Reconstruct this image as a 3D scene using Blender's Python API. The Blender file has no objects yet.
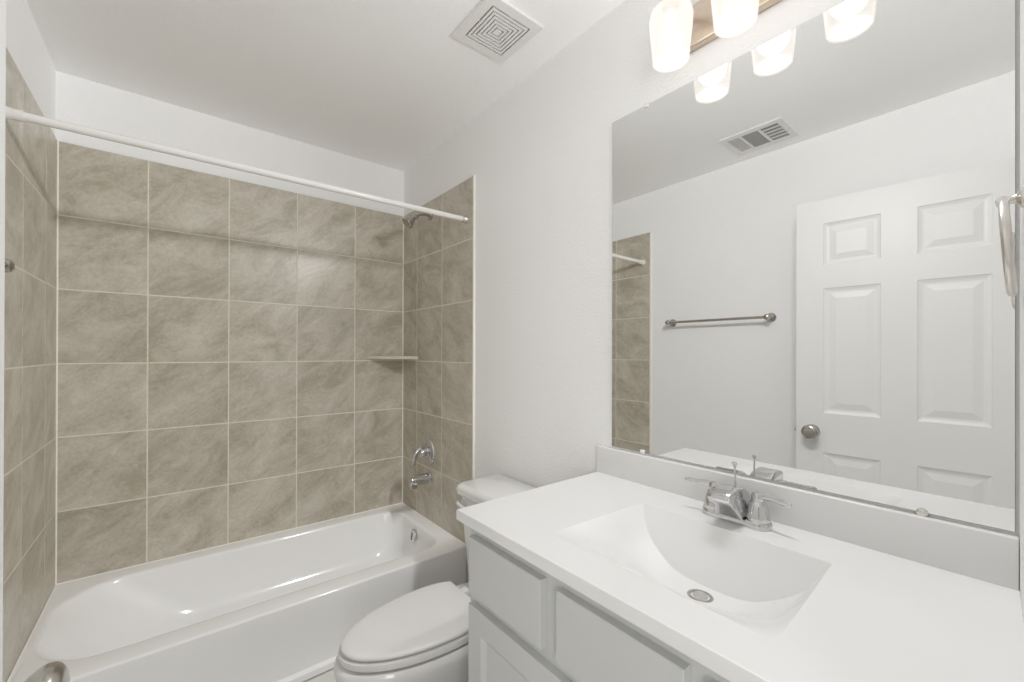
import bpy, bmesh, math
from math import sin, cos, pi, radians, sqrt
from mathutils import Vector, Matrix

sc = bpy.context.scene
col = sc.collection
H = 1.275                                   # camera height
# ---------------------------------------------------------------- camera
YAW, PITCH, ROLL, FPX, CY = .6795, .0018, -.0029, 419.94, 351.914


def cam_axis(r, d, u):
    sr, cr, sp, cp, s, c = sin(ROLL), cos(ROLL), sin(PITCH), cos(PITCH), sin(YAW), cos(YAW)
    r, u = cr * r + sr * u, -sr * r + cr * u
    d, u = cp * d - sp * u, sp * d + cp * u
    return Vector((c * r + s * d, -s * r + c * d, u))


cam = bpy.data.objects.new('camera', bpy.data.cameras.new('camera'))
col.objects.link(cam)
ax, ay, az = cam_axis(1, 0, 0), cam_axis(0, 0, 1), -cam_axis(0, 1, 0)
M3 = Matrix((ax, ay, az)).transposed()
cam.matrix_world = Matrix.Translation((0, 0, H)) @ M3.to_4x4()
cam.data.sensor_width = 36
cam.data.lens = FPX / 1024 * 36
cam.data.shift_y = (CY - 341) / 1024
cam.data.clip_start = .01
sc.camera = cam
# ---------------------------------------------------------------- world, added hall fill light, exposure
world = bpy.data.worlds.new('world')
sc.world = world
world.use_nodes = True
world.node_tree.nodes['Background'].inputs[0].default_value = (1, 1, 1, 1)
world.node_tree.nodes['Background'].inputs[1].default_value = .6
sc.view_settings.view_transform = 'Standard'
sc.view_settings.look = 'None'
sc.view_settings.gamma = 1
sc.view_settings.use_curve_mapping = False
sc.view_settings.exposure = 0
sc.cycles.diffuse_bounces = 8
sc.cycles.glossy_bounces = 8
sc.cycles.max_bounces = 16
sc.cycles.use_denoising = True
HALL_FILL = 29
lt = bpy.data.lights.new('hall_fill_light', 'AREA')  # fill light added behind the camera to brighten the room
lt.shape = 'RECTANGLE'
lt.size, lt.size_y = 1.46, 1.9
lt.energy = HALL_FILL
lt.color = (1, 1, 1)
lo = bpy.data.objects.new('hall_fill_light', lt)
col.objects.link(lo)
lo.location = (.15, -1.66, 1.35)
lo.rotation_euler = (radians(98), 0, radians(-38))     # faces +y, through the hall into the doorway
BULB = 1.0                                  # look of the bulb inside its shade
SHADE = .84                                 # glow of the frosted glass itself
LAMP = 28.0                                 # each of the three vanity lamps
FLAT = .65                                   # share of the lamps' light that falls off slowly
LAMP_RGB = (.985, .992, 1)

# ---------------------------------------------------------------- helpers


def V(*a):
    return Vector(a)


def tag(o, label=None, cat=None, group=None, kind=None):
    if label: o['label'] = label
    if cat: o['category'] = cat
    if group: o['group'] = group
    if kind: o['kind'] = kind
    return o


def empty(name, loc, label=None, cat=None, group=None, kind=None, rz=0):
    o = bpy.data.objects.new(name, None)
    o.empty_display_size = .05
    col.objects.link(o)
    o.location = loc
    o.rotation_euler = (0, 0, rz)
    return tag(o, label, cat, group, kind)


def obj(name, bm, mats, parent=None, smooth=35, label=None, local=False):
    """link a bmesh as ONE mesh object.  Geometry is given in world space unless local."""
    if parent is not None and not local:
        inv = world_of(parent).inverted()
        bmesh.ops.transform(bm, matrix=inv, verts=bm.verts)
    bmesh.ops.recalc_face_normals(bm, faces=bm.faces)
    if smooth:
        for f in bm.faces: f.smooth = True
        lim = radians(smooth)
        for e in bm.edges:
            if len(e.link_faces) == 2:
                e.smooth = e.calc_face_angle(0) < lim
    me = bpy.data.meshes.new(name)
    bm.to_mesh(me)
    bm.free()
    for m in (mats if isinstance(mats, (list, tuple)) else [mats]):
        me.materials.append(m)
    o = bpy.data.objects.new(name, me)
    col.objects.link(o)
    if parent is not None: o.parent = parent
    if label: o['label'] = label
    return o


def world_of(o):
    m = Matrix.Identity(4)
    while o is not None:
        m = (Matrix.Translation(o.location) @ o.rotation_euler.to_matrix().to_4x4()) @ m
        o = o.parent
    return m


def box(bm, x0, x1, y0, y1, z0, z1, bev=0, seg=2, mat=0, M=None):
    g = bmesh.ops.create_cube(bm, size=1)
    vs = g['verts']
    for v in vs:
        v.co = V(x0 + (v.co.x + .5) * (x1 - x0), y0 + (v.co.y + .5) * (y1 - y0), z0 + (v.co.z + .5) * (z1 - z0))
    fs = set(f for v in vs for f in v.link_faces)
    if bev:
        es = list(set(e for v in vs for e in v.link_edges))
        r = bmesh.ops.bevel(bm, geom=es, offset=bev, segments=seg, profile=.5, affect='EDGES', clamp_overlap=True)
        vs = list(set(vs) & set(bm.verts)) if False else [v for v in r['verts']]
        fs = set(r['faces']) | set(f for v in vs for f in v.link_faces)
        vs = list(set(v for f in fs for v in f.verts))
    for f in fs: f.material_index = mat
    if M is not None: bmesh.ops.transform(bm, matrix=M, verts=vs)
    return bm


def loft(bm, loops, cap0=True, cap1=True, closed=True, mat=0):
    rings = [[bm.verts.new(p) for p in L] for L in loops]
    n = len(rings[0])
    for a, b in zip(rings, rings[1:]):
        for i in range(n if closed else n - 1):
            j = (i + 1) % n
            f = bm.faces.new((a[i], a[j], b[j], b[i]))
            f.material_index = mat
    if cap0:
        f = bm.faces.new(list(reversed(rings[0]))); f.material_index = mat
    if cap1:
        f = bm.faces.new(rings[-1]); f.material_index = mat
    return rings


def frame_of(d):
    d = d.normalized()
    a = V(0, 0, 1) if abs(d.z) < .9 else V(1, 0, 0)
    u = d.cross(a).normalized()
    return u, d.cross(u).normalized()


def lathe(bm, base, axis, prof, n=32, cap0=True, cap1=True, mat=0):
    """prof: (radius, distance along axis)"""
    axis = V(*axis).normalized()
    u, w = frame_of(axis)
    base = V(*base)
    loops = []
    for r, h in prof:
        r = max(r, 1e-5)
        loops.append([base + axis * h + (u * cos(2 * pi * k / n) + w * sin(2 * pi * k / n)) * r for k in range(n)])
    loft(bm, loops, cap0, cap1, mat=mat)
    return bm


def tube(bm, pts, rad, n=16, cap=True, mat=0, flat=None):
    """tube through pts; rad scalar or list; flat=(su,sw) stretches the section"""
    pts = [V(*p) for p in pts]
    rads = rad if isinstance(rad, (list, tuple)) else [rad] * len(pts)
    loops = []
    prev = None
    for i, p in enumerate(pts):
        d = (pts[min(i + 1, len(pts) - 1)] - pts[max(i - 1, 0)]).normalized()
        if prev is None:
            u, w = frame_of(d)
        else:
            u = (prev - d * prev.dot(d)).normalized()
            w = d.cross(u).normalized()
        prev = u
        fu, fw = flat if flat else (1, 1)
        loops.append([p + (u * cos(2 * pi * k / n) * fu + w * sin(2 * pi * k / n) * fw) * rads[i] for k in range(n)])
    loft(bm, loops, cap, cap, mat=mat)
    return bm


def bez(p0, p1, p2, p3, n=10):
    p0, p1, p2, p3 = V(*p0), V(*p1), V(*p2), V(*p3)
    return [p0 * (1 - t) ** 3 + p1 * 3 * t * (1 - t) ** 2 + p2 * 3 * t * t * (1 - t) + p3 * t ** 3 for t in (i / n for i in range(n + 1))]


def rrect(x0, x1, y0, y1, r, z, n=8):
    """rounded rectangle loop, counter clockwise; r scalar or 4 radii (x0y0, x1y0, x1y1, x0y1)"""
    rs = r if isinstance(r, (list, tuple)) else [r] * 4
    out = []
    for k, (cx, cy, a0) in enumerate(((x0, y0, pi), (x1, y0, 1.5 * pi), (x1, y1, 0), (x0, y1, .5 * pi))):
        q = rs[k]
        px = cx + (q if cx == x0 else -q)
        py = cy + (q if cy == y0 else -q)
        for i in range(n + 1):
            a = a0 + .5 * pi * i / n
            out.append(V(px + q * cos(a), py + q * sin(a), z))
    return out


def spline(P, k):
    out = []
    for i in range(len(P) - 1):
        p0, p1, p2, p3 = P[max(i - 1, 0)], P[i], P[i + 1], P[min(i + 2, len(P) - 1)]
        for j in range(k):
            t = j / k
            out.append(tuple(.5 * (2 * b + (c - a) * t + (2 * a - 5 * b + 4 * c - d) * t * t + (3 * b - a - 3 * c + d) * t ** 3) for a, b, c, d in zip(p0, p1, p2, p3)))
    return out + [P[-1]]


def new():
    return bmesh.new()


def dup(root, loc, label=None, parent=None):
    c = root.copy()
    col.objects.link(c)
    if loc is not None: c.location = loc
    if parent is not None: c.parent = parent
    if label: c['label'] = label
    for ch in list(root.children):
        dup(ch, None, None, c)
    return c


# ---------------------------------------------------------------- materials


def mat(name, rgb, rough=.5, metal=0, spec=.5, coat=0, bump=None, emit=None, noise=None):
    m = bpy.data.materials.new(name)
    m.use_nodes = True
    nt = m.node_tree
    b = nt.nodes['Principled BSDF']
    b.inputs['Base Color'].default_value = (*rgb, 1)
    b.inputs['Roughness'].default_value = rough
    b.inputs['Metallic'].default_value = metal
    b.inputs['Specular IOR Level'].default_value = spec
    b.inputs['Coat Weight'].default_value = coat
    if emit:
        b.inputs['Emission Color'].default_value = (*emit[0], 1)
        b.inputs['Emission Strength'].default_value = emit[1]
    tc = nt.nodes.new('ShaderNodeTexCoord')
    if bump:
        sc_, st, det = bump
        nz = nt.nodes.new('ShaderNodeTexNoise')
        nz.inputs['Scale'].default_value = sc_
        nz.inputs['Detail'].default_value = det
        nt.links.new(tc.outputs['Object'], nz.inputs['Vector'])
        bp = nt.nodes.new('ShaderNodeBump')
        bp.inputs['Strength'].default_value = st
        bp.inputs['Distance'].default_value = .004
        nt.links.new(nz.outputs['Fac'], bp.inputs['Height'])
        nt.links.new(bp.outputs['Normal'], b.inputs['Normal'])
    if noise:
        # slight colour variation that belongs to the material
        sc_, amt = noise
        nz = nt.nodes.new('ShaderNodeTexNoise')
        nz.inputs['Scale'].default_value = sc_
        nz.inputs['Detail'].default_value = 4
        nt.links.new(tc.outputs['Object'], nz.inputs['Vector'])
        rp = nt.nodes.new('ShaderNodeValToRGB')
        rp.color_ramp.elements[0].color = (*[c * (1 - amt) for c in rgb], 1)
        rp.color_ramp.elements[1].color = (*[min(1, c * (1 + amt)) for c in rgb], 1)
        rp.color_ramp.elements[0].position = .3
        rp.color_ramp.elements[1].position = .7
        nt.links.new(nz.outputs['Fac'], rp.inputs['Fac'])
        nt.links.new(rp.outputs['Color'], b.inputs['Base Color'])
    return m


def tile_mat(name, dark, mid, light, rough=.33):
    m = bpy.data.materials.new(name)
    m.use_nodes = True
    nt = m.node_tree
    N, L = nt.nodes, nt.links
    b = N['Principled BSDF']
    b.inputs['Roughness'].default_value = rough
    tc = N.new('ShaderNodeTexCoord')
    ge = N.new('ShaderNodeNewGeometry')
    mul = N.new('ShaderNodeMath'); mul.operation = 'MULTIPLY'; mul.inputs[1].default_value = 37.0
    L.new(ge.outputs['Random Per Island'], mul.inputs[0])
    cmb = N.new('ShaderNodeCombineXYZ')
    for i in range(3): L.new(mul.outputs[0], cmb.inputs[i])
    add = N.new('ShaderNodeVectorMath'); add.operation = 'ADD'
    L.new(tc.outputs['Object'], add.inputs[0]); L.new(cmb.outputs[0], add.inputs[1])
    rot = N.new('ShaderNodeMapping')
    rot.inputs['Rotation'].default_value = (radians(-32), radians(32), 0)
    L.new(add.outputs[0], rot.inputs['Vector'])
    mp = N.new('ShaderNodeMapping')
    mp.inputs['Scale'].default_value = (1.0, 1.0, 2.1)
    L.new(rot.outputs[0], mp.inputs['Vector'])
    n1 = N.new('ShaderNodeTexNoise')                     # cloudy diagonal veins
    n1.inputs['Scale'].default_value = 4.2; n1.inputs['Detail'].default_value = 12
    n1.inputs['Roughness'].default_value = .74; n1.inputs['Distortion'].default_value = .55
    L.new(mp.outputs[0], n1.inputs['Vector'])
    n2 = N.new('ShaderNodeTexNoise')                     # fine grain
    n2.inputs['Scale'].default_value = 75; n2.inputs['Detail'].default_value = 7; n2.inputs['Roughness'].default_value = .75
    L.new(rot.outputs[0], n2.inputs['Vector'])
    mx = N.new('ShaderNodeMix'); mx.data_type = 'FLOAT'; mx.inputs[0].default_value = .27
    L.new(n1.outputs['Fac'], mx.inputs[2]); L.new(n2.outputs['Fac'], mx.inputs[3])
    rp = N.new('ShaderNodeValToRGB')
    e = rp.color_ramp.elements
    e[0].position, e[0].color = .40, (*dark, 1)
    e[1].position, e[1].color = .61, (*light, 1)
    k = e.new(.5); k.color = (*mid, 1)
    L.new(mx.outputs[0], rp.inputs['Fac'])
    hsv = N.new('ShaderNodeHueSaturation')
    mr = N.new('ShaderNodeMapRange')
    mr.inputs['To Min'].default_value = .95; mr.inputs['To Max'].default_value = 1.05
    L.new(ge.outputs['Random Per Island'], mr.inputs['Value'])
    L.new(mr.outputs[0], hsv.inputs['Value'])
    L.new(rp.outputs['Color'], hsv.inputs['Color'])
    L.new(hsv.outputs[0], b.inputs['Base Color'])
    bp = N.new('ShaderNodeBump'); bp.inputs['Strength'].default_value = .12; bp.inputs['Distance'].default_value = .003
    L.new(mx.outputs[0], bp.inputs['Height']); L.new(bp.outputs[0], b.inputs['Normal'])
    return m


PAINT = mat('wall_paint', (.87, .866, .861), .6, bump=(150, .45, 3))
HALLP = mat('hall_paint', (.50, .46, .41), .6, bump=(150, .22, 3))
CEIL = mat('ceiling_paint', (.955, .952, .948), .7, bump=(110, .18, 3))
TRIMW = mat('trim_white', (.82, .815, .80), .35)
DOORW = mat('door_white', (.83, .83, .824), .4, bump=(320, .03, 2))
TILE = tile_mat('stone_tile', (.385, .348, .275), (.495, .455, .378), (.60, .565, .49))
FTILE = tile_mat('floor_tile', (.54, .53, .50), (.61, .60, .57), (.67, .66, .63), .4)
GROUT = mat('grout', (.72, .68, .58), .85, noise=(70, .06))
CAULK = mat('edge_trim', (.84, .81, .75), .5, noise=(40, .03))
TUB = mat('tub_enamel', (.84, .836, .83), .12, coat=.3, noise=(3, .01))
CHINA = mat('vitreous_china', (.76, .755, .745), .1, coat=.4, noise=(3, .01))
SEATM = mat('seat_plastic', (.75, .742, .735), .25, noise=(4, .01))
COUNTER = mat('cultured_marble', (.77, .766, .76), .22, noise=(6, .012))
CAB = mat('cabinet_paint', (.575, .582, .572), .4, noise=(8, .012))
KICK = mat('toe_kick', (.5, .5, .49), .6, noise=(8, .03))
CHROME = mat('chrome', (.65, .65, .655), .07, 1, noise=(30, .01))
NICKEL = mat('brushed_nickel', (.76, .73, .69), .26, 1, noise=(60, .05))
SATIN = mat('satin_nickel', (.50, .475, .44), .22, 1, noise=(60, .05))
NICKEL_LIT = mat('nickel_lit_warm', (.66, .56, .46), .3, 1, noise=(60, .04))  # nickel with the lamps' warm light put into its colour
MIRROR = mat('mirror_silver', (.875, .88, .873), .0, 1)
MEDGE = mat('mirror_edge', (.40, .43, .41), .2, noise=(30, .05))  # glass edge, darkened for the shadow gap around the mirror
CLEAR = mat('clear_plastic', (.86, .86, .85), .15, noise=(30, .02))
VENTW = mat('vent_white', (.82, .81, .79), .45, noise=(20, .01))
DARK = mat('gap_shade_dark', (.035, .035, .034), .9, noise=(20, .1))  # near-black painted in for shade behind the fan and vent slats
GREYM = mat('gap_shade_grey', (.43, .43, .425), .8, noise=(20, .05))  # mid tone of the painted shade behind the vent slats
GAP_PALE = mat('gap_shade_pale', (.58, .58, .57), .8, noise=(20, .05))  # palest tone of the painted shade behind the vent slats
RODW = mat('rod_white', (.84, .825, .80), .18, coat=.3, noise=(10, .01))
BULBM = mat('bulb_glow', (1, 1, 1), .5, emit=((1, .95, .88), BULB))
SHADEM = mat('frosted_glass', (.22, .21, .20), .35, emit=((1, .945, .885), SHADE))
nt = SHADEM.node_tree                       # frosted glass: part of the bulb's light passes straight through
tr_ = nt.nodes.new('ShaderNodeBsdfTransparent')
mxs = nt.nodes.new('ShaderNodeMixShader')
mxs.inputs[0].default_value = .5
nt.links.new(nt.nodes['Principled BSDF'].outputs[0], mxs.inputs[1])
nt.links.new(tr_.outputs[0], mxs.inputs[2])
nt.links.new(mxs.outputs[0], nt.nodes['Material Output'].inputs['Surface'])
DIFF = SHADEM.copy(); DIFF.name = 'frosted_lens'
DIFF.node_tree.nodes['Principled BSDF'].inputs['Emission Strength'].default_value = 1.15
DIFF.node_tree.nodes['Principled BSDF'].inputs['Emission Color'].default_value = (1, .985, .96, 1)
nt = BULBM.node_tree                        # clear bulb envelope
tr_ = nt.nodes.new('ShaderNodeBsdfTransparent')
mxs = nt.nodes.new('ShaderNodeMixShader')
mxs.inputs[0].default_value = .8
nt.links.new(nt.nodes['Principled BSDF'].outputs[0], mxs.inputs[1])
nt.links.new(tr_.outputs[0], mxs.inputs[2])
nt.links.new(mxs.outputs[0], nt.nodes['Material Output'].inputs['Surface'])
GLASS = mat('fill_window_glass', (1, 1, 1), .02)
GLASS.node_tree.nodes['Principled BSDF'].inputs['Transmission Weight'].default_value = 1

# ---------------------------------------------------------------- room dimensions
XL, XR, YB, ZC = -.374, 1.150, 2.536, 2.440     # tile faces and ceiling
PL, PR, PB = -.382, 1.158, 2.546                # painted faces
TE = 1.733                                      # front edge of the tiles
ZS = [2.147, 1.8416, 1.5340, 1.2240, .9180, .6095, .306, 0.0]
T = .12


def shell(name, bm, m, **k):
    return tag(obj(name, bm, m, **k), kind='structure')


HL = -1.95
bm = new(); box(bm, HL - T, PR + T, -1.72, PB + T, -.1, 0)
floor_o = shell('floor', bm, GROUT)
# floor tiles: one mesh of bevelled tiles in the grout bed
bm = new()
y = -1.6
r = 0
while y < 1.76:
    x = PL if y > -.15 else HL
    while x < PR - .01:
        x1, y1 = min(x + .305, PR), min(y + .305, 1.755)
        box(bm, x + .002, x1 - .002, y + .002, y1 - .002, -.002, .004, .0012, 1)
        x += .305
    y += .305
tag(obj('floor_tiles', bm, FTILE, floor_o), kind='structure')
bm = new(); box(bm, HL - T, PR + T, -1.72, PB + T, ZC, ZC + .1)
shell('ceiling', bm, CEIL)
bm = new(); box(bm, PL - T, PL, -.13, PB, 0, ZC)
wl = shell('wall_left', bm, PAINT)
bm = new(); box(bm, PR, PR + T, -.14, PB, 0, ZC)
wr = shell('wall_right', bm, PAINT)
bm = new(); box(bm, PL - T, PR + T, PB, PB + T, 0, ZC)
wb = shell('wall_back', bm, PAINT)
# door wall, with the doorway the camera stands in
JX0, JX1, JZ = -.222, .50, 2.045
bm = new()
loft(bm, [[V(JX1, -.012, z), V(JX1, -.13, z), V(PR + .002, -.13, z), V(PR + .002, .0135, z)] for z in (0, ZC)])
box(bm, PL, JX0, -.13, -.012, 0, ZC)
box(bm, HL, PL - T, -.13, -.012, 0, ZC)
box(bm, JX0, JX1, -.13, -.012, JZ, ZC)
wf = shell('wall_front', bm, PAINT, smooth=0)
# hall behind the camera, with an unseen window added around the fill light
bm = new(); box(bm, PR, PR + T, -1.72, -.14, 0, ZC)
shell('wall_hall_right', bm, HALLP)
bm = new(); box(bm, HL - T, HL, -1.72, -.012, 0, ZC)
shell('wall_hall_left', bm, HALLP)
WX0, WX1, WZ0, WZ1 = -.55 + .0, .86, .45, 2.2
WX0 = -1.55; WX1 = -.45
bm = new()
box(bm, HL, WX0, -1.72, -1.6, 0, ZC); box(bm, WX1, PR, -1.72, -1.6, 0, ZC)
box(bm, WX0, WX1, -1.72, -1.6, 0, WZ0); box(bm, WX0, WX1, -1.72, -1.6, WZ1, ZC)
shell('wall_hall_end', bm, HALLP, smooth=0)
w1 = empty('fill_window', ((WX0 + WX1) / 2, -1.64, WZ0), kind='structure')
bm = new()
for a in ((WX0, WX0 + .05, WZ0, WZ1), (WX1 - .05, WX1, WZ0, WZ1), (WX0 + .05, WX1 - .05, WZ0, WZ0 + .05),
          (WX0 + .05, WX1 - .05, WZ1 - .05, WZ1), (WX0 + .05, WX1 - .05, 1.30, 1.34)):
    box(bm, a[0], a[1], -1.655, -1.61, a[2], a[3], .003)
tag(obj('fill_window_frame', bm, TRIMW, w1), kind='structure')
lo.location = ((WX0 + WX1) / 2, -1.59, (WZ0 + WZ1) / 2)
lt.size, lt.size_y = .9, 1.5


# ---- tiled panels (one mesh each: grout bed + bevelled tiles as islands)
def tile_panel(name, wall, cols, zs, to3, thick):
    """cols: positions along the wall; to3(s, z, d) -> point, d = distance out of the painted wall"""
    bm = new()
    g = .0028

    def prism(s0, s1, z0, z1, d0, d1, bev, mi):
        A = [(s0, z0), (s1, z0), (s1, z1), (s0, z1)]
        B = [(s0 + bev, z0 + bev), (s1 - bev, z0 + bev), (s1 - bev, z1 - bev), (s0 + bev, z1 - bev)]
        loops = [[V(*to3(s, z, d0)) for s, z in A]]
        if bev: loops.append([V(*to3(s, z, d1 - bev)) for s, z in A])
        loops.append([V(*to3(s, z, d1)) for s, z in (B if bev else A)])
        loft(bm, loops, True, True, mat=mi)
    prism(cols[0], cols[-1], zs[-1], zs[0], -.002, thick - .0008, 0, 1)
    for s0, s1 in zip(cols, cols[1:]):
        for z1, z0 in zip(zs, zs[1:]):
            a = s0 + g
            b = s1 - g
            prism(a, b, z0 + g, z1 - (g if z1 < zs[0] else 0), .001, thick, .0006, 0)
    o = obj(name, bm, [TILE, GROUT], wall, smooth=0)
    return tag(o, kind='structure')


tile_panel('tile_panel', wb, [XL, -.0888, .2193, .5309, .8444, XR], ZS, lambda s, z, d: (s, PB - d, z), PB - YB)
tile_panel('tile_panel', wr, [TE, 2.0381, 2.3407, YB], ZS, lambda s, z, d: (PR - d, s, z), PR - XR)
tile_panel('tile_panel', wl, [TE, 2.0300, 2.3386, YB], ZS, lambda s, z, d: (PL + d, s, z), XL - PL)
for wall, xa, xb in ((wr, XR - .0015, PR), (wl, PL, XL + .0015)):
    bm = new(); box(bm, xa, xb, TE - .011, TE + .001, 0, ZS[0] + .002, .002)
    tag(obj('tile_edge_trim', bm, CAULK, wall), kind='structure')
# caulked inside corners
bm = new()
for x, sx in ((XL, 1), (XR, -1)):
    loft(bm, [[V(x, YB, z), V(x + sx * .004, YB, z), V(x, YB - .004, z)] for z in (.31, ZS[0])])
tag(obj('corner_caulk', bm, CAULK, wb), kind='structure')
# baseboards
for name, x0, x1, y0, y1 in (('baseboard_right', PR - .013, PR, .955, TE - .011), ('baseboard_left', PL, PL + .013, .0, TE - .011)):
    bm = new()
    box(bm, x0, x1, y0, y1, 0, .085, .003)
    shell(name, bm, TRIMW)
# door frame and casing
bm = new()
box(bm, JX0, JX0 + .006, -.13, -.045, 0, JZ); box(bm, JX1 - .018, JX1, -.13, -.012, 0, JZ); box(bm, JX0, JX1, -.13, -.012, JZ - .006, JZ)
box(bm, JX1 - .008, JX1 + .055, -.0122, -.0005, 0, JZ + .06, .002)
box(bm, JX0 - .06, JX1 + .055, -.012, .001, JZ, JZ + .06, .002)
box(bm, JX0 - .06, JX0, -.012, .001, 0, JZ, .002)
shell('trim_1', bm, TRIMW, smooth=0)

# ---------------------------------------------------------------- door (open against the left side)
DA = math.atan(.0724)
DW, DH, DT, DZ = .764, 2.012, .035, .014
d1 = empty('door_1', (-.2072, -.0130, DZ), kind='structure', rz=DA)   # local: y along the leaf, x = room face normal
# rotation: leaf direction is (-x to +x) -> rotate local y towards +x needs -DA
d1.rotation_euler = (0, 0, -DA)


def door_leaf():
    bm = new()
    st, pw, mu = .110, .213, .118
    ys = [0, st, st + pw, st + pw + mu, st + 2 * pw + mu, DW]
    zs = [0, .235, .780, .972, 1.578, 1.690, 1.894, DH]
    for side in (0, 1):
        def P(y, z, d):
            return V(-d, y, z) if side == 0 else V(-DT + d, y, z)
        def quad(a):
            vs = [bm.verts.new(P(*q)) for q in a]
            bm.faces.new(vs if side == 0 else list(reversed(vs)))
        def ring(a, b):
            y0, y1, z0, z1, d = a; Y0, Y1, Z0, Z1, D = b
            A = [(y0, z0), (y1, z0), (y1, z1), (y0, z1)]; B = [(Y0, Z0), (Y1, Z0), (Y1, Z1), (Y0, Z1)]
            for i in range(4):
                j = (i + 1) % 4
                quad([(*A[i], d), (*A[j], d), (*B[j], D), (*B[i], D)])
        for i in range(5):
            for j in range(7):
                y0, y1, z0, z1 = ys[i], ys[i + 1], zs[j], zs[j + 1]
                if i in (1, 3) and j in (1, 3, 5):
                    cur = (y0, y1, z0, z1, 0)
                    for ins, dep in ((.003, .0035), (.013, .0075), (.020, .0085), (.024, .0085), (.048, .0032), (.051, .0025)):
                        nx = (y0 + ins, y1 - ins, z0 + ins, z1 - ins, dep)
                        ring(cur, nx); cur = nx
                    y0, y1, z0, z1, d = cur
                    quad([(y0, z0, d), (y1, z0, d), (y1, z1, d), (y0, z1, d)])
                else:
                    quad([(y0, z0, 0), (y1, z0, 0), (y1, z1, 0), (y0, z1, 0)])
    # edges
    for a in ((0, 0, 0, DH), (DW, DW, 0, DH)):
        vs = [bm.verts.new(p) for p in (V(0, a[0], 0), V(-DT, a[0], 0), V(-DT, a[0], DH), V(0, a[0], DH))]; bm.faces.new(vs)
    for z in (0, DH):
        vs = [bm.verts.new(p) for p in (V(0, 0, z), V(0, DW, z), V(-DT, DW, z), V(-DT, 0, z))]; bm.faces.new(vs)
    bmesh.ops.remove_doubles(bm, verts=bm.verts, dist=.0002)
    return bm


tag(obj('door_leaf', door_leaf(), DOORW, d1, smooth=8, local=True), kind='structure')
KY, KZ = DW - .066, .893 - DZ
for sx, x0 in ((1, 0), (-1, -DT)):
    bm = new()
    if sx == 1:
        prof = [(.033, 0), (.033, .004), (.029, .010), (.016, .014), (.0125, .022), (.0150, .022), (.0205, .028),
                (.0275, .035), (.0325, .042), (.0350, .050), (.0325, .058), (.024, .0635), (.011, .0655), (0, .066)]
    else:
        prof = [(.033, 0), (.033, .004), (.029, .010), (.016, .014), (.0125, .022), (.0125, .030), (.023, .043), (.0275, .052), (.026, .064), (0, .070)]
    prof = prof[:3] + spline(prof[3:], 4)
    lathe(bm, (x0, KY, KZ), (sx, 0, 0), prof, 56)
    tag(obj('door_knob', bm, SATIN, d1, local=True), kind='structure')
bm = new(); box(bm, -.029, -.006, DW - .0005, DW + .002, KZ - .028, KZ + .028, .0005); box(bm, -.024, -.011, DW, DW + .012, KZ - .009, KZ + .009, .002)
tag(obj('latch', bm, NICKEL, d1, local=True), kind='structure')
for z in (.18, 1.0, 1.82):
    bm = new(); tube(bm, [(.004, -.004, z - .045), (.004, -.004, z + .045)], .006, 12); box(bm, -.03, -.002, -.002, .0, z - .044, z + .044)
    tag(obj('hinge', bm, NICKEL, d1, local=True), kind='structure')

# ---------------------------------------------------------------- bathtub
RZ = .310
tub = empty('bathtub', (.388, 2.156, 0), 'white enamel alcove bathtub with plain apron between the tiled walls', 'bathtub')
X0, X1, Y0, Y1 = XL + .002, XR - .002, 1.776, YB - .002
bm = new()
n = 10
L = []
L.append(rrect(X0, X1, Y0 - .012, Y1, .001, .0045, n))
L.append(rrect(X0, X1, Y0 - .012, Y1, .001, .030, n))
L.append(rrect(X0, X1, Y0 + .002, Y1, .001, .040, n))
L.append(rrect(X0, X1, Y0 + .002, Y1, .001, RZ - .045, n))
L.append(rrect(X0, X1, Y0, Y1, .001, RZ - .009, n))
for k in range(1, 6):
    a = .5 * pi * k / 5
    L.append(rrect(X0, X1, Y0 + .009 * (1 - cos(a)), Y1, .001, RZ - .009 + .009 * sin(a), n))


def basin(i, z, rl=.20, rr=.12):
    # i: inset from the lip outline; ends slope differently
    l, r, f, b = i
    return rrect(-.345 + l, 1.075 - r, 1.872 + f, 2.455 - b, [rl, rr, rr, rl + .02], z, n)


L.append(basin((-.012, -.012, -.012, -.012), RZ))
L.append(basin((-.004, -.004, -.004, -.004), RZ - .0015))
L.append(basin((.002, .002, .002, .002), RZ - .006))
L.append(basin((.006, .005, .005, .005), RZ - .014))
L.append(basin((.030, .006, .012, .012), RZ - .045))
L.append(basin((.10, .014, .028, .028), RZ - .12, .22, .12))
L.append(basin((.18, .026, .044, .044), RZ - .19, .23, .12))
L.append(basin((.225, .040, .056, .056), RZ - .222, .215, .12))
L.append(basin((.265, .064, .078, .078), RZ - .240, .19, .11))
L.append(basin((.32, .13, .11, .11), RZ - .248, .13, .09))
L.append(basin((.42, .25, .18, .18), RZ - .252, .09, .06))
loft(bm, L, False, True)
obj('tub_shell', bm, TUB, tub, smooth=50)
bm = new()
loft(bm, [[V(x, YB - .0004, .309), V(x, YB - .005, .309), V(x, YB - .001, .3135)] for x in (XL + .001, XR - .001)])
for x, sx in ((XL + .0004, 1), (XR - .0004, -1)):
    loft(bm, [[V(x, y, .309), V(x + sx * .005, y, .309), V(x + sx * .001, y, .3135)] for y in (1.787, YB - .001)])
obj('caulk_bead', bm, CAULK, tub)
bm = new()
lathe(bm, (1.0635, 2.195, .240), (-1, 0, .12), [(.035, 0), (.036, .006), (.033, .011), (.024, .013), (.008, .014), (0, .014)], 36)
ov = obj('overflow_plate', bm, CHROME, tub, label='round chrome overflow cover')
bm = new()
tube(bm, [(1.050, 2.195, .258), (1.047, 2.195, .240), (1.045, 2.195, .219)], [.004, .0055, .004], 10, flat=(1, 1))
obj('trip_lever', bm, CHROME, ov)
bm = new()
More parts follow.
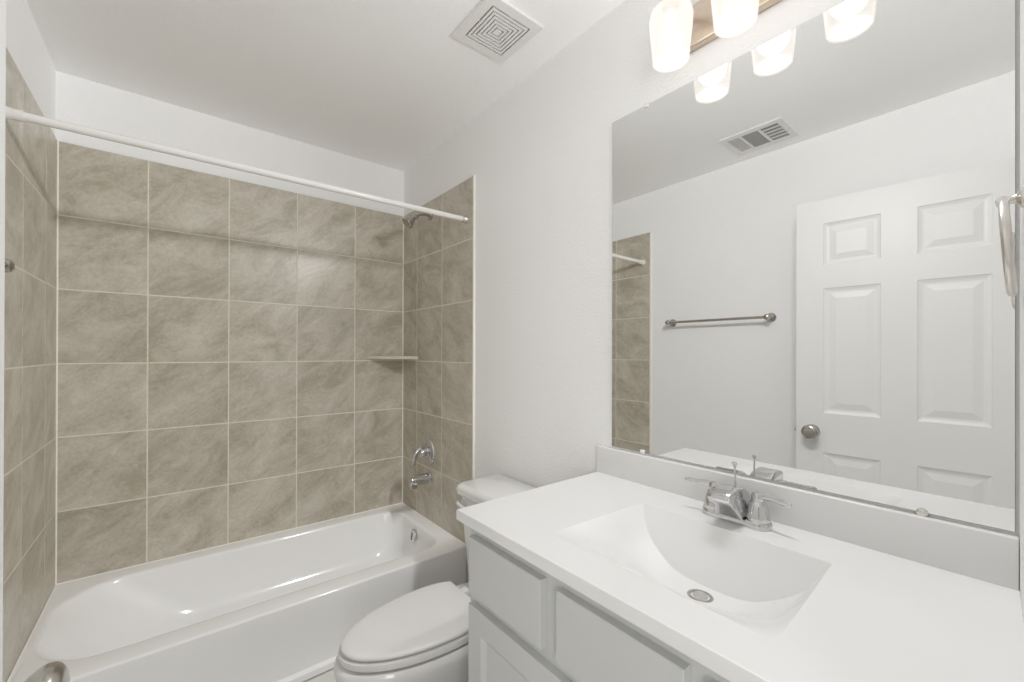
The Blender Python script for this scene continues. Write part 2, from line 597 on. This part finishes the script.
lathe(bm, (.90, 2.165, .057), (0, 0, 1), [(.034, 0), (.034, .002), (.028, .004), (.022, .003), (.018, .008), (0, .010)], 32)
obj('tub_drain', bm, CHROME, tub, label='chrome tub drain')

# ---------------------------------------------------------------- tub spout, valve, shower head
sp = empty('tub_spout', (XR, 2.168, .556), 'chrome tub spout under the shower valve', 'tub spout')
bm = new()
lathe(bm, (XR, 2.168, .558), (-1, 0, 0), [(.033, -.001), (.033, .010), (.030, .014), (.0295, .05), (.0285, .085), (.0275, .112), (.0255, .120), (.020, .124), (0, .1245)], 36)
loft(bm, [[V(1.044 + dx, 2.168 + dy, z) for dx, dy in ((-.0165, -.021), (.020, -.021), (.020, .021), (-.0165, .021))] for k, z in ((0, .560), (1, .519))])
obj('spout_body', bm, CHROME, sp)
bm = new(); lathe(bm, (1.046, 2.168, .519), (0, 0, -1), [(.0165, -.002), (.0165, .004), (.012, .004), (.011, 0), (0, 0)], 24); obj('spout_outlet', bm, NICKEL, sp)
vl = empty('shower_valve', (XR, 2.190, .700), 'chrome round shower valve with curved lever above the tub spout', 'shower valve')
bm = new()
lathe(bm, (XR, 2.190, .703), (-1, 0, 0), [(.078, -.001), (.079, .003), (.074, .009), (.06, .012), (.03, .014), (.027, .018), (.027, .030), (0, .030)], 48)
obj('escutcheon', bm, CHROME, vl)
bm = new()
lathe(bm, (XR - .028, 2.190, .703), (-1, 0, 0), [(.027, 0), (.028, .012), (.025, .024), (.017, .031), (0, .033)], 32)
tube(bm, bez((XR - .040, 2.190, .718), (XR - .066, 2.192, .722), (XR - .080, 2.196, .690), (XR - .086, 2.200, .630), 12),
     [.013, .0125, .012, .0115, .011, .0105, .010, .0095, .009, .0088, .0086, .0084, .006], 14, flat=(.55, 1.2))
obj('valve_lever', bm, CHROME, vl)
sh = empty('showerhead', (XR, 2.17, 2.06), 'nickel cone shower head on a bent arm below the rod', 'shower head')
bm = new(); lathe(bm, (XR, 2.17, 2.062), (-1, 0, 0), [(.028, -.001), (.028, .004), (.018, .012), (.010, .014)], 32); obj('arm_flange', bm, SATIN, sh)
bm = new()
arm = bez((XR, 2.17, 2.062), (XR - .05, 2.17, 2.062), (XR - .07, 2.17, 2.058), (XR - .094, 2.17, 2.036), 12)
tube(bm, arm, .0095, 16); obj('shower_arm', bm, SATIN, sh)
bm = new()
ad = (-.74, -.0, -.67)
lathe(bm, (XR - .088, 2.17, 2.041), ad, [(.013, 0), (.0155, .004), (.0155, .014), (.011, .018), (.012, .028), (.019, .040), (.030, .062), (.034, .070), (.034, .078), (.030, .082), (.028, .080), (0, .078)], 36)
obj('spray_head', bm, SATIN, sh)

# ---------------------------------------------------------------- shower curtain rod
rod = empty('shower_curtain_rod', (XR, 1.792, 1.945), 'white tension shower curtain rod spanning the tub alcove', 'curtain rod')
ra, rb = V(XL, 1.790, 1.938), V(XR, 1.794, 1.9455)
dr = (rb - ra).normalized()
bm = new(); tube(bm, [ra + dr * .012, rb - dr * .012], .0125, 24); obj('rod_tube', bm, RODW, rod)
bm = new(); tube(bm, [ra + dr * .01, ra + dr * .045], .0155, 24); obj('rod_sleeve', bm, RODW, rod)
for p, s in ((ra, 1), (rb, -1)):
    bm = new(); lathe(bm, p, dr * s, [(.021, 0), (.021, .004), (.0175, .012), (.0155, .024), (.0127, .026)], 32)
    obj('end_cap', bm, NICKEL if s < 0 else RODW, rod, label='nickel end cap' if s < 0 else None)

# ---------------------------------------------------------------- corner shelf
bm = new()
loops = []
for z, q in ((1.232, .004), (1.2355, 0), (1.2485, 0), (1.252, .004)):
    s = .225 - q
    s2 = .212 - q
    pts = [V(XR, YB, z), V(XR - s, YB, z)]
    for i in range(1, 8):
        t = i / 8
        a = V(XR - s, YB, z).lerp(V(XR, YB - s2, z), t)
        bow = .012 * sin(pi * t)
        pts.append(a + V(-1, -1, 0).normalized() * bow)
    pts.append(V(XR, YB - s2, z))
    loops.append(pts)
loft(bm, loops)
tag(obj('corner_shelf', bm, mat('shelf_stone', (.60, .55, .47), .35, noise=(14, .06))), 'beige stone corner shelf in the tiled tub alcove', 'shelf')

# ---------------------------------------------------------------- toilet
CYT = 1.268
toilet = empty('toilet', (.95, CYT, 0), 'white two-piece toilet with closed lid between tub and vanity', 'toilet')


def egg(tip, wide, back, hw, hb, z, n=22, cy=CYT):
    """egg outline, tip at -x, squared off at the back"""
    left = []
    for i in range(n + 1):
        a = .5 * pi * i / n
        x = wide - (wide - tip) * cos(a)
        w = hw * sin(a)
        left.append((x, w))
    for i in range(1, 13):
        t = i / 12
        left.append((wide + (back - wide) * t, hw + (hb - hw) * t ** 2.6))
    pts = [V(x, cy + w, z) for x, w in left]
    pts += [V(x, cy - w, z) for x, w in reversed(left[1:])]
    return pts


bm = new()
loft(bm, [egg(.44, .70, 1.02, .098, .105, .0045), egg(.435, .70, 1.02, .101, .108, .03), egg(.45, .70, 1.02, .093, .10, .06),
          egg(.455, .70, 1.02, .100, .10, .14), egg(.422, .70, 1.02, .126, .11, .22), egg(.378, .70, 1.02, .158, .125, .30),
          egg(.368, .70, 1.01, .166, .13, .332), egg(.369, .70, 1.01, .166, .13, .350), egg(.377, .70, 1.005, .159, .125, .359)])
obj('bowl', bm, CHINA, toilet, smooth=50)
bm = new()
loft(bm, [egg(.396, .70, .832, .144, .118, .3637), egg(.382, .70, .835, .159, .130, .3675), egg(.3795, .70, .836, .1605, .131, .378), egg(.381, .70, .835, .159, .130, .386), egg(.392, .70, .832, .148, .12, .3880)])
obj('seat', bm, SEATM, toilet, smooth=40)
bm = new()
loft(bm, [egg(.402, .70, .822, .139, .113, .3928), egg(.388, .70, .827, .1525, .125, .3942), egg(.3865, .70, .828, .154, .126, .3985), egg(.388, .70, .827, .1525, .125, .4025),
          egg(.393, .70, .824, .148, .121, .4055), egg(.405, .70, .818, .138, .112, .4072), egg(.45, .69, .79, .10, .08, .4078)])
obj('lid', bm, SEATM, toilet, smooth=40)
for s in (-1, 1):
    bm = new(); box(bm, .828, .868, CYT + s * .065 - .018, CYT + s * .065 + .018, .3605, .392, .006, 3)
    obj('lid_hinge', bm, SEATM, toilet)
bm = new()


def tankloop(x0, x1, w, z, r):
    return rrect(x0, x1, CYT - w, CYT + w, [r, .012, .012, r], z, 8)


loft(bm, [tankloop(.955, 1.125, .205, .3625, .04), tankloop(.945, 1.13, .216, .375, .04), tankloop(.932, 1.132, .234, .60, .04), tankloop(.928, 1.134, .238, .688, .04)])
obj('tank', bm, CHINA, toilet, smooth=50)
bm = new()
loft(bm, [tankloop(.918, 1.138, .244, .690, .04), tankloop(.910, 1.142, .251, .697, .045), tankloop(.908, 1.143, .253, .716, .045), tankloop(.914, 1.142, .248, .7265, .045), tankloop(.928, 1.138, .236, .7315, .04)])
obj('tank_lid', bm, CHINA, toilet, smooth=50)
bm = new()
lathe(bm, (.9295, 1.462, .660), (-1, 0, 0), [(.014, -.002), (.014, .006), (.009, .010), (.008, .020), (0, .0205)], 24)
tube(bm, [(.910, 1.476, .661), (.902, 1.464, .660), (.899, 1.435, .658), (.898, 1.40, .655)], [.008, .0085, .009, .007], 12, flat=(.7, 1.1))
obj('flush_lever', bm, SEATM, toilet)  # chrome lever; the white colour stands in for its reflections

# ---------------------------------------------------------------- vanity cabinet
VY0, VY1 = .016, .930
cab = empty('vanity_cabinet', (.88, .475, 0), 'pale grey vanity cabinet with drawers and doors under the white counter', 'cabinet')
FX = .614
bm = new()
box(bm, FX + .02, PR - .001, VY1 - .016, VY1, .0045, .838)          # sides
box(bm, FX + .02, PR - .001, VY0, VY0 + .016, .0045, .838)
box(bm, FX + .02, PR - .015, VY0 + .016, VY1 - .016, .10, .116)      # bottom
box(bm, PR - .015, PR - .001, VY0 + .016, VY1 - .016, .116, .838)
COLS = [(.641, .912), (.326, .595), (.034, .289)]
box(bm, FX, FX + .02, .908, VY1, .10, .838); box(bm, FX, FX + .02, .596, .643, .615, .838)
box(bm, FX, FX + .02, .284, .331, .615, .838); box(bm, FX, FX + .02, VY0, .036, .10, .838)
for a, b in ((.643, .908), (.331, .596), (.036, .284)):
    for z0, z1 in ((.615, .668), (.80, .838)):
        box(bm, FX, FX + .02, a, b, z0, z1)
box(bm, FX, FX + .02, .036, .908, .10, .13)
box(bm, FX, FX + .02, .455, .496, .13, .615)
obj('carcass', bm, CAB, cab, smooth=0)
bm = new(); box(bm, FX + .06, FX + .075, VY0 + .016, VY1 - .016, .0045, .10); obj('toe_kick', bm, KICK, cab, smooth=0)
def slab(y0, y1, z0, z1, q, x):
    return [V(x, *p) for p in ((y0 + q, z0 + q), (y1 - q, z0 + q), (y1 - q, z1 - q), (y0 + q, z1 - q))]


for i, (y0, y1) in enumerate(COLS):
    bm = new()
    loft(bm, [slab(y0, y1, .658, .802, 0, FX - .0005), slab(y0, y1, .658, .802, 0, FX - .018), slab(y0, y1, .658, .802, .0015, FX - .0195)])
    obj('drawer_front' if i != 1 else 'false_drawer_front', bm, CAB, cab, smooth=0)
for y0, y1 in ((.479, .912), (.034, .472)):
    bm = new()
    z0, z1 = .115, .630

    def R(q, x):
        return slab(y0, y1, z0, z1, q, x)
    loft(bm, [R(0, FX - .0005), R(0, FX - .018), R(.0015, FX - .0195), R(.056, FX - .0195), R(.068, FX - .0115), R(.072, FX - .0105)])
    obj('cabinet_door', bm, CAB, cab, smooth=0)

# ---------------------------------------------------------------- countertop with integral sink
ZT = .866
CX0, CX1, CYA, CYB = .578, PR - .0005, .0135, .945
ctr = empty('vanity_countertop', (.87, .48, .839), 'white moulded vanity top with rectangular integral sink on the grey cabinet', 'countertop')
SX0, SX1, SY = .667, 1.000, .4565
HP = [(0, .119), (.03, .118), (.05, .117), (.076, .1135), (.0915, .1095), (.105, .104), (.12, .096), (.134, .0885), (.148, .079), (.16, .0725), (.17, .064), (.18, .052), (.19, .039), (.20, .0215), (.207, .010), (.213, 0)]
GP = [(0, 0), (.04, .03), (.1, .105), (.2, .26), (.3, .42), (.5, .73), (.6, .87), (.67, .945), (.73, .98), (.85, 1), (1, 1)]
KB = .06 / .116                 # lean of the sink's back wall


def interp(T, d):
    if d <= T[0][0]: return T[0][1]
    for (a, A), (b, B) in zip(T, T[1:]):
        if d <= b: return A + (B - A) * (d - a) / (b - a)
    return T[-1][1]


def smooth(T, d, w, lo, hi):
    return sum(interp(T, min(max(d + w * k / 3, lo), hi)) for k in range(-3, 4)) / 7


def edepth(u):                  # u in -1..1 across the sink
    d = abs(u) * .213
    w = min(.012, (.213 - d) * .9)
    return max(0, smooth(HP, d, w, 0, .213))


def gx(t):
    return smooth(GP, t, min(.05, t * .95, (1 - t) * .95), 0, 1)


def ypos(x, u):
    q = min(max((x - SX0) / (SX1 - SX0), 0), 1)
    return SY + u * (.229 + (.213 - .229) * q)


def yend(x):                    # the counter runs up to the slightly skewed door wall
    return .0137 - .04 * (PR - x)


bm = new()
us = [math.copysign(1 - (1 - abs(k / 44)) ** 1.15, k) for k in range(-44, 45)]
rowsx = [('f', x) for x in (CX0 + .004, .61, .645)] + [('r', i / 40) for i in range(41)] + [('w', i / 8) for i in range(1, 9)] + [('f', x) for x in (1.02, 1.08, CX1)]
gv = []
for kind, q in rowsx:
    row = []
    xl_ = q if kind == 'f' else (SX0 + (SX1 - SX0) * q if kind == 'r' else SX1)
    for t in (0, .25, .5, .75): row.append(V(xl_, yend(xl_) + (.18 - yend(xl_)) * t, ZT))
    for u in us:
        e = edepth(u)
        xc = SX1 - KB * e
        if kind == 'f': x, d = q, 0
        elif kind == 'r': x, d = SX0 + (xc - SX0) * q, e * gx(q)
        else: x, d = xc + (SX1 - xc) * q, e * (1 - q)
        row.append(V(x, ypos(x, u), ZT - d))
    for y in (.74, .80, .87, CYB - .004): row.append(V(xl_, y, ZT))
    gv.append([bm.verts.new(p) for p in row])
for a, b in zip(gv, gv[1:]):
    for i in range(len(a) - 1):
        bm.faces.new((a[i], b[i], b[i + 1], a[i + 1]))


def depth(x, y):
    u = (y - SY) / (.229 - .016 * (x - SX0) / (SX1 - SX0))
    e = edepth(u)
    xc = SX1 - KB * e
    return e * gx((x - SX0) / (xc - SX0)) if x <= xc else (SX1 - x) / KB


# front edge, left end, underside lip
fr = [gv[0]]
for dx, dz in ((-.0028, -.0012), (-.004, -.004), (-.004, -.027), (.04, -.027)):
    fr.append([bm.verts.new(V(CX0 + .004 + dx, v.co.y, ZT + dz)) for v in gv[0]])
for a, b in zip(fr, fr[1:]):
    for i in range(len(a) - 1): bm.faces.new((a[i], a[i + 1], b[i + 1], b[i]))
lf = [[r[-1] for r in gv]]
for k, (dy, dz) in enumerate(((.0028, -.0012), (.004, -.004), (.004, -.027), (-.02, -.027))):
    lf.append([fr[k + 1][-1]] + [bm.verts.new(V(r[-1].co.x, CYB - .004 + dy, ZT + dz)) for r in gv[1:]])
for k in range(1, 5):
    lf[k][0] = bm.verts.new(V(CX0 + .004 + (-.0028, -.004, -.004, .04)[k - 1] * (1 if k < 4 else 1), CYB - .004 + (.0028, .004, .004, -.02)[k - 1], ZT + (-.0012, -.004, -.027, -.027)[k - 1]))
for a, b in zip(lf, lf[1:]):
    for i in range(len(a) - 1): bm.faces.new((a[i], b[i], b[i + 1], a[i + 1]))
for k in range(4):
    p, q = fr[k][-1], fr[k + 1][-1]
    P2, Q2 = lf[k][0], lf[k + 1][0]
    loop = []
    for v in (p, q, Q2, P2):
        if v not in loop: loop.append(v)
    if len(loop) > 2:
        try: bm.faces.new(loop)
        except ValueError: pass
bmesh.ops.dissolve_degenerate(bm, dist=.00004, edges=bm.edges)
bm.normal_update()
slab = obj('counter_slab', bm, COUNTER, ctr, smooth=32)
flat = [abs(p.normal.z) > .99999 for p in slab.data.polygons]
ef = {}
for p in slab.data.polygons:
    for k in p.edge_keys: ef.setdefault(k, []).append(p.index)
for e in slab.data.edges:
    fs = ef.get(tuple(sorted(e.vertices)), [])
    if len(fs) == 2 and flat[fs[0]] != flat[fs[1]]: e.use_edge_sharp = True
bm = new(); box(bm, 1.138, PR - .0005, CYA, CYB - .001, ZT - .002, .9555, .003, 3); obj('backsplash', bm, COUNTER, ctr)
bm = new()
DY = .452
DZs = ZT - depth(.892, DY)
nrm = V((depth(.902, DY) - depth(.882, DY)) / .02, 0, 1).normalized()
dbase = V(.892, DY, DZs) - nrm * .001
lathe(bm, dbase, nrm, [(.0265, -.004), (.0265, .002), (.0248, .0035), (.0205, .0035), (.0188, .0015), (.018, -.004)], 40, cap0=False, cap1=True)
dro = obj('sink_drain', bm, SATIN, ctr, label='metal sink drain ring')
bm = new(); lathe(bm, dbase, nrm, [(.0158, -.003), (.0158, .003), (.0146, .0045), (.006, .0052), (0, .0052)], 32); obj('stopper', bm, CHROME, dro)

# ---------------------------------------------------------------- faucet
FY = .4575
fau = empty('faucet', (1.07, FY, ZT), 'chrome two-handle faucet behind the sink', 'faucet')
bm = new()


def stad(hx, hy, z):
    return rrect(1.077 - hx, 1.077 + hx, FY - hy, FY + hy, min(hx, hy) * .98, z, 10)


loft(bm, [stad(.028, .080, ZT + .0003), stad(.028, .080, ZT + .012), stad(.026, .078, ZT + .016), stad(.022, .074, ZT + .018)])
obj('base_plate', bm, CHROME, fau)
# spout: flared column that arches forward over the sink
bm = new()
prof = [(1.112, ZT + .0185), (1.1105, .900), (1.104, .921), (1.091, .938), (1.072, .9495), (1.050, .9555), (1.026, .9565), (1.004, .9535), (.990, .9475), (.9845, .941),
        (.9845, .934), (.988, .9285), (.998, .921), (1.012, .911), (1.025, .899), (1.034, .888), (1.0395, .878), (1.042, ZT + .0185)]
cpx = sum(p[0] for p in prof) / len(prof)
cpz = sum(p[1] for p in prof) / len(prof)


def swid(x, z):
    return .0255 + .0085 * max(0, min(1, (.925 - z) / .052)) ** 1.4


loops = []
for sy, ins in ((-1, .0042), (-.975, .0016), (-.92, 0), (-.5, 0), (0, 0), (.5, 0), (.92, 0), (.975, .0016), (1, .0042)):
    lp = []
    for x, z in prof:
        d = V(cpx - x, 0, cpz - z)
        q = V(x, FY + sy * swid(x, z), z) + d.normalized() * ins
        q.z = max(q.z, ZT + .017)
        lp.append(q)
    loops.append(lp)
loft(bm, loops)
obj('spout', bm, CHROME, fau, smooth=50)
for s in (1, -1):
    hy = FY + s * .0508
    h = bm = new()
    lathe(bm, (1.077, hy, ZT + .016), (0, 0, 1), [(.0262, 0), (.0265, .004), (.0255, .010), (.0235, .020), (.021, .031), (.018, .040), (.0135, .0465), (0, .047)], 36)
    ho = obj('handle_base', bm, CHROME, fau)
    bm = new()
    lathe(bm, (1.077, hy, ZT + .0600), (0, 0, 1), [(.0128, 0), (.0142, .004), (.0142, .012), (.0115, .019), (.005, .0225), (0, .023)], 32)
    pts = bez((1.077, hy, ZT + .0725), (1.074, hy + s * .022, ZT + .078), (1.070, hy + s * .045, ZT + .071), (1.064, hy + s * .073, ZT + .073), 12)
    tube(bm, pts, [.0085, .0082, .0078, .0072, .0067, .0063, .006, .0058, .0058, .006, .0062, .006, .003], 14, flat=(.7, 1.15))
    obj('lever_handle', bm, CHROME, fau)
bm = new()
lathe(bm, (1.103, .466, ZT + .014), (-.10, 0, 1), [(.0022, 0), (.0022, .106), (.003, .111), (.0064, .120), (.0066, .1225), (.004, .124), (0, .1242)], 20)
obj('pull_rod', bm, CHROME, fau)

# ---------------------------------------------------------------- wall mirror
mir = empty('wall_mirror', (1.155, .454, .9615), 'large frameless wall mirror standing above the vanity backsplash', 'mirror')
bm = new()
my0, my1, mz0, mz1 = .0175, .890, .9615, 2.0535
mx = 1.152
bb = .0012
A = [(my0, mz0), (my1, mz0), (my1, mz1), (my0, mz1)]
B = [(my0 + bb, mz0 + bb), (my1 - bb, mz0 + bb), (my1 - bb, mz1 - bb), (my0 + bb, mz1 - bb)]
loft(bm, [[V(PR - .0003, *p) for p in A], [V(mx + .0015, *p) for p in A], [V(mx, *p) for p in B]], True, True, mat=1)
bm.faces.ensure_lookup_table()
bm.faces[-1].material_index = 0
obj('mirror_glass', bm, [MIRROR, MEDGE], mir, smooth=0)
for y, z, s in ((.7595, mz1, 1), (.16, mz1, 1), (.7705, mz0, -1), (.136, mz0, -1)):
    bm = new()
    box(bm, mx - .0035, mx - .0003, y - .0075, y + .0075, z - .009 * (s > 0) - (.004 if s < 0 else 0), z + .009 * (s < 0) + (.004 if s > 0 else 0), .0012)
    box(bm, mx - .0035, PR - .0005, y - .0075, y + .0075, z + s * .0006 if s > 0 else z - .0052, z + .0052 if s > 0 else z - .0006, .0012)
    if y == .136:
        bm.free(); bm = new(); lathe(bm, (mx - .0004, y, z + .0005), (-1, 0, 0), [(.0085, 0), (.0085, .0015), (.0065, .003), (0, .0036)], 24)
    obj('mirror_clip', bm, CLEAR if y > .5 else NICKEL, mir)

# ---------------------------------------------------------------- vanity light
vlt = empty('vanity_light', (PR, .437, 2.19), 'nickel vanity light bar with three white frosted glass shades above the mirror', 'wall light')
bm = new(); box(bm, PR - .026, PR - .0003, .437 - .26, .437 + .26, 2.137, 2.255, .006, 3)
obj('back_plate', bm, NICKEL_LIT, vlt)
LX, LZ = 1.037, 2.058
for yy in (.609, .443, .277):
    bm = new()
    tube(bm, bez((PR - .024, yy, 2.215), (PR - .07, yy, 2.235), (LX, yy, 2.265), (LX, yy, LZ + .165), 10), .008, 14)
    lathe(bm, (LX, yy, LZ + .145), (0, 0, 1), [(.024, 0), (.026, .006), (.024, .018), (.012, .026), (0, .027)], 28)
    obj('light_arm', bm, NICKEL_LIT, vlt)
    bm = new()
    prof = [(.0462, 0), (.0485, .03), (.052, .065), (.0552, .098), (.0556, .116), (.052, .131), (.043, .141), (.029, .147), (.012, .149),
            (.012, .146), (.028, .144), (.041, .138), (.0495, .129), (.0531, .116), (.0527, .098), (.0495, .065), (.046, .03), (.0437, .003), (.0437, 0), (.0462, 0)]
    lathe(bm, (LX, yy, LZ), (0, 0, 1), prof, 48, False, False)
    bmesh.ops.remove_doubles(bm, verts=bm.verts, dist=.0001)
    sho = obj('lamp_shade', bm, SHADEM, vlt, smooth=60, label='white frosted glass shade')
    bm = new()
    lathe(bm, (LX, yy, LZ + .0025), (0, 0, 1), [(0, 0), (.043, 0), (.0436, .002), (.0436, .004), (.043, .006), (0, .006)], 48, False, False)
    bmesh.ops.remove_doubles(bm, verts=bm.verts, dist=.0001)
    obj('shade_diffuser', bm, DIFF, sho, label='bright white bottom lens')
    bm = new()
    lathe(bm, (LX, yy, LZ + .022), (0, 0, 1), [(0, 0), (.012, .002), (.022, .009), (.028, .020), (.030, .032), (.027, .047), (.019, .063), (.014, .080), (.013, .112), (0, .113)], 24, False, False)
    bmesh.ops.remove_doubles(bm, verts=bm.verts, dist=.0001)
    obj('light_bulb', bm, BULBM, sho)
    pl = bpy.data.lights.new('lamp_light', 'POINT')
    pl.energy = LAMP
    pl.color = LAMP_RGB
    pl.shadow_soft_size = .041
    pl.use_nodes = True
    fo = pl.node_tree.nodes.new('ShaderNodeLightFalloff')
    fo.inputs['Strength'].default_value = 1
    fo.inputs['Smooth'].default_value = .05
    m1 = pl.node_tree.nodes.new('ShaderNodeMath'); m1.operation = 'MULTIPLY'; m1.inputs[1].default_value = FLAT
    m2 = pl.node_tree.nodes.new('ShaderNodeMath'); m2.operation = 'MULTIPLY_ADD'; m2.inputs[1].default_value = 1 - FLAT
    pl.node_tree.links.new(fo.outputs['Constant'], m1.inputs[0])
    pl.node_tree.links.new(fo.outputs['Linear'], m2.inputs[0])
    pl.node_tree.links.new(m1.outputs[0], m2.inputs[2])
    pl.node_tree.links.new(m2.outputs[0], pl.node_tree.nodes['Emission'].inputs['Strength'])
    po = bpy.data.objects.new('lamp_light', pl)
    col.objects.link(po)
    po.location = (LX, yy, LZ + .075)

# ---------------------------------------------------------------- ceiling exhaust fan
fx0, fx1, fy0, fy1 = .790, 1.026, 1.092, 1.336
fan = empty('exhaust_fan', ((fx0 + fx1) / 2, (fy0 + fy1) / 2, ZC), 'square white ceiling exhaust fan grille near the right wall', 'exhaust fan')
bm = new()
cxf, cyf = (fx0 + fx1) / 2, (fy0 + fy1) / 2


def sq(h, z, k=1.0):
    return [V(cxf - h, cyf - h * k, z), V(cxf + h, cyf - h * k, z), V(cxf + h, cyf + h * k, z), V(cxf - h, cyf + h * k, z)]


KF = (fy1 - fy0) / (fx1 - fx0)
loft(bm, [sq(.118, ZC - .0003, KF), sq(.118, ZC - .006, KF), sq(.115, ZC - .009, KF), sq(.0835, ZC - .0095, KF), sq(.0835, ZC - .002, KF)], False, False)
obj('fan_cover', bm, VENTW, fan, smooth=0)
bm = new()
for h in (.0775, .0645, .0515, .0385, .0255):
    w = .0082
    loft(bm, [sq(h, ZC - .0035, KF), sq(h, ZC - .0095, KF), sq(h - w, ZC - .0095, KF), sq(h - w, ZC - .0035, KF)], False, False)
loft(bm, [sq(.0125, ZC - .0035, KF), sq(.0125, ZC - .0095, KF)], False, True)
for a in (0, pi / 2):
    for s in (-1, 1):
        if a == 0: box(bm, cxf + s * .046 - .036, cxf + s * .046 + .036, cyf - .002, cyf + .002, ZC - .006, ZC - .003)
        else: box(bm, cxf - .002, cxf + .002, cyf + s * .046 - .036, cyf + s * .046 + .036, ZC - .006, ZC - .003)
obj('grille', bm, VENTW, fan, smooth=0)
bm = new(); loft(bm, [sq(.083, ZC - .0015, KF), sq(.083, ZC - .0004, KF)]); obj('fan_gap_shade', bm, DARK, fan, smooth=0)  # thin dark sheet painting the shade in the gaps, no real recess

# ---------------------------------------------------------------- ceiling air vent (seen in the mirror)
ax0, ax1, ay0, ay1 = -.278, -.015, .776, 1.077
avt = empty('air_vent', ((ax0 + ax1) / 2, (ay0 + ay1) / 2, ZC), 'white rectangular ceiling air vent with louvres, reflected in the mirror', 'air vent')
bm = new()
ix0, ix1 = ax0 + .036, ax1 - .036
secs = [(.802, .888), (.898, .978), (.988, 1.052)]
zt, zb_ = ZC - .0003, ZC - .008
for a in ((ax0, ix0, ay0, ay1), (ix1, ax1, ay0, ay1), (ix0, ix1, ay0, secs[0][0]), (ix0, ix1, secs[0][1], secs[1][0]), (ix0, ix1, secs[1][1], secs[2][0]), (ix0, ix1, secs[2][1], ay1)):
    box(bm, a[0], a[1], a[2], a[3], zb_, zt)
obj('vent_frame', bm, VENTW, avt, smooth=0)
for k, (s0, s1) in enumerate(secs):
    bm = new()
    box(bm, ix0, ix1, s0, s1, ZC - .0025, zt - .0002, mat=1)  # flat backing, toned per section as the shade between the slats
    if k == 1:
        nn = 14
        for i in range(nn):
            x = ix0 + (i + .5) * (ix1 - ix0) / nn
            box(bm, x - .0045, x + .0045, s0, s1, -.0006, .0006, M=Matrix.Translation((x, 0, ZC - .0055)) @ Matrix.Rotation(radians(35), 4, 'Y') @ Matrix.Translation((-x, 0, 0)))
    else:
        nn = 9 if k == 0 else 6
        for i in range(nn):
            y = s0 + (i + .5) * (s1 - s0) / nn
            box(bm, ix0, ix1, y - (.0028 if k == 0 else .0036), y + (.0028 if k == 0 else .0036), -.0006, .0006, M=Matrix.Translation((0, y, ZC - .0055)) @ Matrix.Rotation(radians(28 if k == 0 else 20), 4, 'X') @ Matrix.Translation((0, -y, 0)))
        if k == 0:
            for i in range(4):
                x = ix0 + (i + 1) * (ix1 - ix0) / 5
                box(bm, x - .001, x + .001, s0, s1, ZC - .008, ZC - .0025)
    obj('louvre_section', bm, [VENTW, (DARK, GREYM, GAP_PALE)[k]], avt, smooth=0)
bm = new(); box(bm, (ix0 + ix1) / 2 - .015, (ix0 + ix1) / 2 + .015, ay0 + .010, ay0 + .016, ZC - .016, ZC - .007, .001)
obj('damper_lever', bm, VENTW, avt)

# ---------------------------------------------------------------- towel bar on the left wall
tb = empty('towel_bar', (PL, 1.24, 1.482), 'nickel towel bar on the painted wall, reflected in the mirror', 'towel bar')
for y in (1.557, .945):
    bm = new()
    lathe(bm, (PL, y, 1.482), (1, 0, 0), [(.027, -.0005), (.027, .004), (.0225, .011), (.013, .016), (.0105, .026), (.0105, .050), (.015, .056), (.0175, .066), (.015, .076), (.008, .081), (0, .082)], 32)
    obj('bar_post', bm, SATIN, tb)
bm = new(); tube(bm, [(PL + .066, .945, 1.482), (PL + .066, 1.557, 1.482)], .0085, 20); obj('bar', bm, SATIN, tb)

# ---------------------------------------------------------------- towel ring on the door wall
tr = empty('towel_ring', (1.0, .0075, 1.512), 'nickel towel ring hanging at the right edge beside the mirror', 'towel ring')
wy = .0135 - .04 * (PR - 1.0)
bm = new()
lathe(bm, (1.0, wy - .0005, 1.512), (0, 1, 0), [(.015, 0), (.015, .003), (.012, .006), (.008, .008), (.0065, .011), (.0065, .019), (.008, .022), (.008, .028), (0, .030)], 28)
obj('ring_post', bm, NICKEL, tr)
bm = new()
RR = .0715
rc = V(1.0, .0235, 1.512 - RR)
N_ = 48
loops = []
for i in range(N_):
    a = 2 * pi * i / N_
    rad = V(sin(a), 0, cos(a))
    tilt = -.0085 * (1 - cos(a)) / 2 + .004
    c = rc + rad * RR + V(0, tilt, 0)
    loops.append([c + (rad * cos(2 * pi * k / 12) + V(0, 1, 0) * sin(2 * pi * k / 12)) * .0055 for k in range(12)])
loops.append(loops[0])
loft(bm, loops, False, False)
bmesh.ops.remove_doubles(bm, verts=bm.verts, dist=.0001)
obj('ring', bm, NICKEL, tr)
